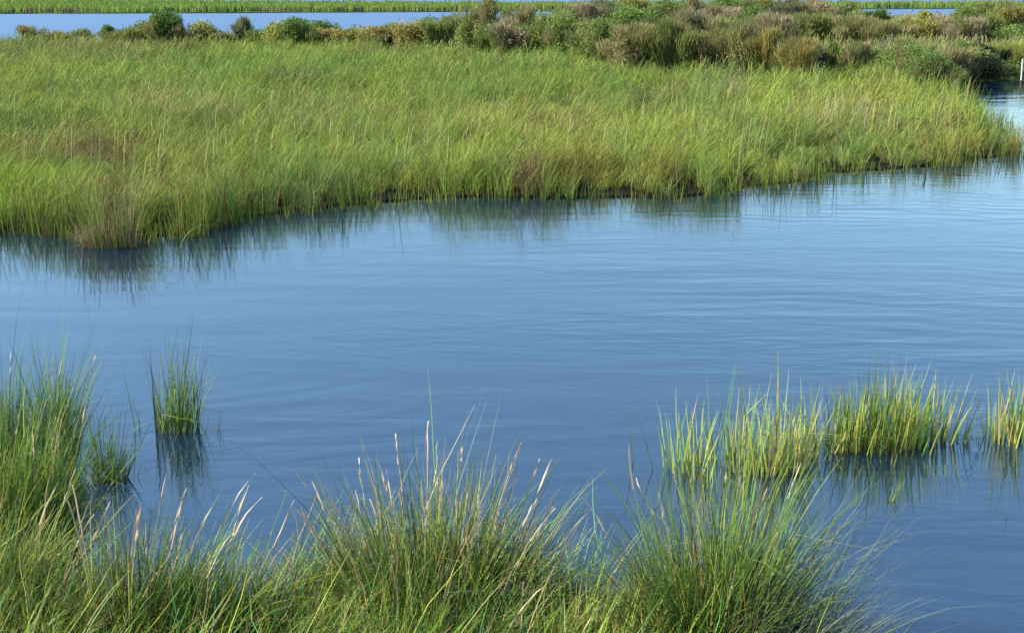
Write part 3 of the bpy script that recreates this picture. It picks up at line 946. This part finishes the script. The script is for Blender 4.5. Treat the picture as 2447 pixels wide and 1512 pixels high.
tussock(520, 1530, 230, (.28, .18), .78, .008, 'green', 'sparse green tussock with long blades leaning right, left of the big middle tussock', group=G_FORE, spread=.5, lean=(.34, 0), seed=12, thatch=160, seeds=4)
# --- middle
tussock(1045, 1500, 2500, (.48, .26), 1.14, .0088, 'mixed', 'big middle tussock fanning out with many pinkish pale spikes', group=G_FORE, spread=.66, lean=(.03, .06), curl=.30, jk=1.5, seed=13, thatch=1300, seeds=34, seedlen=.24, hvar=.24, frac=.72)
tussock(1000, 1620, 1300, (.50, .20), .66, .0075, 'green', 'low bright green tuft in front of the big middle tussock', group=G_FORE, spread=.6, lean=(.18, 0), jk=1.7, seed=14, thatch=200, seeds=3)
tussock(1290, 1600, 700, (.30, .2), .58, .0075, 'yellow', 'low yellow green tuft between the middle and the right tussock', group=G_FORE, spread=.6, lean=(.22, 0), jk=1.7, seed=15, thatch=300, seeds=2)
# --- right
tussock(1690, 1590, 2700, (.32, .22), 1.22, .0078, 'olive', 'big right tussock of fine arching rushes spraying out over open water', group=G_FORE, spread=.70, lean=(.03, .04), curl=.62, jk=1.25, seed=16, thatch=600, seeds=10, seedlen=.2, hvar=.26, S=7, frac=.74)
tussock(1845, 1640, 620, (.26, .2), 1.12, .0062, 'shade', 'thin rushes painted shade grey blue, drooping right over the water from the right tussock', group=G_FORE, spread=.5, lean=(.55, .0), curl=.6, seed=19, frac=.45, S=7)
tussock(1735, 1590, 420, (.16, .12), 1.38, .0085, 'green', 'upright bundle of bright green blades rising from the heart of the right tussock', group=G_FORE, spread=.32, lean=(.16, .06), seed=17, hvar=.16)
tussock(1450, 1610, 520, (.30, .2), .55, .0075, 'yellow', 'low yellowish tuft at the left foot of the right tussock', group=G_FORE, spread=.6, lean=(.25, 0), seed=18, thatch=260, seeds=0)

# --- the row of reeds standing in the water on the right
row = [
    (1628, 1122, 42, .11, .62, 'yellow', 'thin pale reed clump, leftmost of the row in the water'),
    (1668, 1130, 44, .10, .52, 'yellow', 'short loose reed clump beside the leftmost one of the row'),
    (1722, 1112, 22, .08, .74, 'blue', 'few tall thin reeds standing left of the first dense clump of the row'),
    (1782, 1122, 92, .11, .72, 'yellow', 'dense yellow green reed clump with a tall pointed crown, left part of the row'),
    (1830, 1136, 66, .10, .56, 'yellow', 'short yellow reed clump nearest to the camera in the row'),
    (1872, 1130, 90, .10, .78, 'yellow', 'tall slender yellow reed clump with a single highest tip, left part of the row'),
    (1918, 1088, 52, .10, .58, 'yellow', 'medium reed clump right of the tall slender one of the row'),
    (1962, 1080, 30, .08, .62, 'green', 'sparse dark based reeds in the gap left of the middle clumps'),
    (2010, 1076, 76, .11, .56, 'yellow', 'medium dense reed clump just left of the broadest clump'),
    (2082, 1062, 210, .20, .62, 'olive', 'broadest and densest reed clump of the row, brownish at its heart'),
    (2136, 1060, 170, .17, .60, 'yellow', 'dense clump with pale tips joined to the right side of the broadest one'),
    (2178, 1056, 90, .10, .60, 'yellow', 'golden reed clump at the right end of the broadest clumps'),
    (2222, 1060, 26, .07, .42, 'green', 'short sparse reeds in the gap right of the golden clump'),
    (2252, 1058, 46, .08, .60, 'yellow', 'small reed clump leaning right with one long slanting tip'),
    (2290, 1052, 16, .07, .46, 'blue', 'few faint reeds just before the wide gap at the right'),
    (2394, 1056, 66, .10, .60, 'yellow', 'reed clump with a straw stem after the wide gap at the right'),
    (1700, 1156, 20, .12, .42, 'green', 'scattered low reeds standing in front of the left end of the row'),
    (1752, 1098, 26, .12, .52, 'green', 'sparse reeds behind and left of the first dense clump of the row'),
    (1893, 1108, 40, .13, .52, 'yellow', 'loose reeds filling the space right of the tall slender yellow clump'),
    (1985, 1068, 40, .12, .50, 'green', 'green reeds standing behind the medium dense clump left of the broadest one'),
    (2045, 1066, 60, .12, .55, 'yellow', 'reeds joining the medium dense clump to the broadest one'),
    (2340, 1056, 7, .08, .34, 'green', 'handful of tiny stems alone in the wide gap near the right edge'),
    (2442, 1054, 92, .11, .62, 'yellow', 'dense reed clump at the right edge of the picture'),
]
for i, (px, py, n, rd, h, pal, lab) in enumerate(row):
    tussock(px, py, int(n * (1.2 if n > 100 else .85)), (rd * 1.3, rd * 1.5), h * 1.16, .0115, pal, lab, 'reed clump', G_RIGHT, 'reed_clump', spread=.20,
            lean=(.24 if 'leaning' in lab or 'faint' in lab else .02, 0), curl=.22, seed=200 + i, jk=.6, frac=.42, stray=.14, S=5, z=-.02, hvar=.17, sides=2,
            seeds=0, basecol=col(.16, .11, .04), taper=.9)

# lone stems and little things on the water
for (px, py, h, ph, lab) in [
    (1514, 1108, .55, .13, 'lone upright pale green stem, left one of two beside the reed row'),
    (1562, 1128, .56, .30, 'lone slanting green stem, right one of two beside the reed row'),
    (2405, 1244, .19, .02, 'short bare thin stem standing alone in open water at the lower right')]:
    r = np.random.default_rng(int(px))
    c = P(px, py, -.02)
    v, f, t = blades(np.array([[0, 0, 0.]]), h, .009 if h > .3 else .005, math.pi, ph * .9, ph * 1.1, 6, col(.14, .17, .05)[None], col(.20, .27, .12)[None], r, sides=3)
    tag(mesh_obj('lone_reed', v, f, M_RUSH, tint=t, loc=c), lab, 'reed stem', 'lone stems in the water')


def sprig(px, py, label, n, L, seed, name='floating_sprig', colr=None, az=.4, ph=(.6, 1.3)):
    r = np.random.default_rng(seed)
    c = P(px, py, .0)
    cc = np.tile(colr if colr is not None else col(.17, .23, .06), (n, 1)) * r.uniform(.8, 1.2, n)[:, None]
    v, f, t = blades(np.column_stack([r.normal(0, .015, n), r.normal(0, .015, n), np.full(n, -.01)]), L * r.uniform(.6, 1.1, n), .009,
                     az + r.normal(0, .5, n), r.uniform(*ph, n) * .6, r.uniform(*ph, n), 5, cc, cc, r)
    return tag(mesh_obj(name, v, f, M_RUSH, tint=t, loc=c), label, 'sprig')


sprig(2132, 1196, 'little green sprig poking from the open water below the broadest reed clump', 12, .17, 31, ph=(.1, 1.1))
sprig(2258, 1334, 'tiny dark speck of drifting debris on the open water at the lower right', 4, .04, 32, 'drifting_debris', col(.06, .03, .02), ph=(1.2, 1.5))

# long conspicuous arching blades
for (px, py, L, a, p0, p1, w, c0, lab) in [
    (1640, 1560, 1.18, 3.0, .28, .62, .013, C_GREEN, 'long green blade rising up left from the right tussock'),
    (1600, 1565, 1.02, 3.1, .24, .20, .012, col(.15, .17, .05), 'tall stem with a pale pink tip standing up left of the right tussock'),
    (1740, 1640, .62, .1, .15, 2.1, .013, C_YEL, 'yellow green blade arching over to the right at the bottom of the right tussock'),
    (430, 592, .72, .1, .35, 2.0, .011, C_BLUEG * .8, 'long green reed blade arching down to the water off the island point'),
    (445, 590, .62, .2, .25, .75, .012, C_GREEN * .9, 'green reed blade slanting right at the island point')]:
    r = np.random.default_rng(int(px + py))
    c = P(px, py, .02)
    v, f, t = blades(np.array([[0, 0, 0.]]), L, w, a, p0, p1, 10, c0[None] * .9, c0[None] * 1.25, r, sides=3, power=1.2, taper=.6)
    o = tag(mesh_obj('bent_reed', v, f, M_RUSH, tint=t, loc=c), lab, 'grass blade')
    if 'pink' in lab:
        tip = v[-3:].mean(0)
        v2, f2, t2 = blades((tip - np.array([.0, 0, .02]))[None], .26, .012, 3.1, .18, .04, 4, C_PINK[None], C_PINK[None] * 1.15, r, sides=3, taper=.4)
        mesh_obj('tip', v2, f2, M_SEED, parent=o, tint=t2)


def mat_grass():
    """matted short grass over the near bank"""
    r = np.random.default_rng(61)
    n = 46000
    x = r.uniform(-4.4, 3.2, n); y = r.uniform(4.6, 8.8, n)
    k = inside(FORE, x, y) & (np.abs(x) < y * .55 + .4) & (r.random(n) < .35 + .9 * noise(x, y, 3, 2))
    x, y = x[k], y[k]; n = len(x)
    st = noise(x, y, 1.6, 4)
    c = P(745, 1400); strawy = np.exp(-(((x - c[0]) / .5) ** 2 + ((y - c[1]) / .4) ** 2)) + np.exp(-(((x - 1.2) / .9) ** 2 + ((y - 6.3) / .35) ** 2)) * .6
    cc = pick('green', n, r)
    s = r.random(n) < np.clip((st - .45) * 1.0 + .20 + strawy * .8, 0, .92)
    cc[s] = C_STRAW * r.uniform(.5, 1.15, s.sum())[:, None]
    yl = r.random(n) < .3; yl &= ~s
    cc[yl] = C_YEL * r.uniform(.8, 1.2, yl.sum())[:, None]
    L = r.uniform(.14, .42, n) + .16 * (1 - st)
    az = np.where(s | (r.random(n) < .35), r.uniform(0, 6.28, n), r.normal(.3, 1.1, n))
    p0 = np.where(s, r.uniform(.5, 1.3, n), r.uniform(.1, .7, n))
    p1 = p0 + r.uniform(.2, .9, n)
    return blades(np.column_stack([x, y, np.full(n, .05)]), L, r.uniform(.005, .009, n), az, p0, p1, 5, cc * .75, cc, r)


v, f, t = mat_grass()
tag(mesh_obj('bank_grass', v, f, M_RUSH, tint=t), 'matted green and straw grass covering the near bank', 'grass', kind='stuff')


def long_leaners():
    """long single green blades leaning up and to the right across the whole foreground"""
    r = np.random.default_rng(62)
    n = 560
    x = r.uniform(-3.3, 1.6, n); y = r.uniform(5.2, 7.6, n)
    k = inside(FORE, x, y); x, y = x[k], y[k]; n = len(x)
    cc = np.where(r.random(n)[:, None] < .3, C_STRAW * .95, np.where(r.random(n)[:, None] < .5, C_YEL * 1.1, C_BLUEG * 1.5))
    return blades(np.column_stack([x, y, np.full(n, .05)]), r.uniform(.45, .85, n), r.uniform(.007, .011, n), r.normal(.15, .9, n),
                  r.uniform(.2, .8, n), r.uniform(.4, .95, n), 5, cc * .8, cc, r, sides=3)


v, f, t = long_leaners()
tag(mesh_obj('leaning_grass', v, f, M_RUSH, tint=t), 'long loose blades leaning right above the near bank', 'grass', kind='stuff')


# ------------------------------------------------------------------ stake, dead sticks
def prism(points, radii, sides, c):
    pts = np.array(points, float); n = len(pts); V = []
    for i in range(n):
        d = pts[min(i + 1, n - 1)] - pts[max(i - 1, 0)]; d /= np.linalg.norm(d)
        a = np.cross(d, [0.3, 1, .1]); a /= np.linalg.norm(a); b = np.cross(d, a)
        for s in range(sides):
            an = 2 * math.pi * s / sides
            V.append(pts[i] + (a * math.cos(an) + b * math.sin(an)) * radii[i])
    idx = np.arange(n * sides).reshape(n, sides)
    q = np.stack([idx[:-1], np.roll(idx[:-1], -1, 1), np.roll(idx[1:], -1, 1), idx[1:]], -1).reshape(-1, 4)
    return np.array(V), [q, idx[-1][None], idx[0][::-1][None]], np.tile(c, (n * sides, 1))


c = P(2436, 212, 0)
st = empty('stake', c, 'thin white wooden stake with a dark foot standing in the channel at the right', 'stake')
v, f, t = prism([(.03, 0, .28), (.022, 0, .6), (.012, .005, 1.0), (.006, .005, 1.03)], [.025, .024, .022, .013], 8, col(.58, .57, .52))
mesh_obj('white_shaft', v, f, M_WOOD, parent=st, tint=t)
v, f, t = prism([(.038, 0, -.35), (.034, 0, .0), (.030, 0, .285)], [.028, .027, .026], 8, col(.10, .06, .05))
mesh_obj('wet_foot', v, f, M_WOOD, parent=st, tint=t)

c = P(2212, 416, 0)
sk = [([(0, 0, -.1), (.0, .0, .12), (-.03, 0, .26)], .014), ([(-.03, 0, .26), (-.14, .02, .25), (-.24, .02, .20)], .010), ([(-.03, 0, .26), (.02, .02, .33)], .008)]
parts = [prism(p, [r0] * len(p), 6, col(.03, .022, .018)) for p, r0 in sk]
v, f, t = merge(parts)
tag(mesh_obj('dead_stick', v, f, M_WOOD, tint=t, loc=c), 'crooked black dead stick at the water edge right of the island', 'stick')
c = P(2272, 418, 0)
v, f, t = merge([prism([(0, 0, -.1), (.01, 0, .16)], [.010, .008], 6, col(.04, .03, .025)),
                 prism([(0, 0, .03), (.12, -.03, .02), (.2, -.04, .0)], [.007, .007, .005], 6, col(.04, .03, .025))])
tag(mesh_obj('dead_stick', v, f, M_WOOD, tint=t, loc=c), 'short dark stick with a side twig in the water right of the crooked one', 'stick')
c = P(2325, 186, 0)
v, f, t = merge([prism([(0, 0, -.1), (.05, .0, .25), (.02, 0, .6)], [.03, .025, .015], 6, col(.03, .022, .018)),
                 prism([(.05, 0, .25), (.22, .03, .38)], [.018, .01], 6, col(.03, .022, .018))])
tag(mesh_obj('dead_stick', v, f, M_WOOD, tint=t, loc=c), 'dark forked stick standing at the mouth of the shaded channel', 'stick')

# a clump of dead brown grass at the island point and the little straw nest beside it
tussock(268, 590, 460, (.42, .16), .80, .011, 'brown', 'brown dying grass clump with dark stems on the left point of the island', 'grass clump', None, 'dead_grass_clump',
        spread=.25, lean=(-.03, 0), curl=.3, seed=301, z=0, thatch=0, seeds=8, seedcol=col(.30, .17, .10), S=4, sides=2, basecol=C_BROWN)
r = np.random.default_rng(302)
c = P(222, 578, .02); n = 260
a = r.uniform(0, 6.28, n)
cc = np.tile(col(.30, .21, .13), (n, 1)) * r.uniform(.5, 1.2, n)[:, None]
v, f, t = blades(np.column_stack([r.normal(0, .12, n), r.normal(0, .08, n), r.uniform(0, .14, n)]), r.uniform(.15, .4, n), .009, a, r.uniform(.9, 1.5, n), r.uniform(1.2, 1.9, n), 4, cc, cc, r)
tag(mesh_obj('straw_heap', v, f, M_GRASS, tint=t, loc=c), 'low heap of pale dead straw at the water edge left of the island point', 'straw heap')
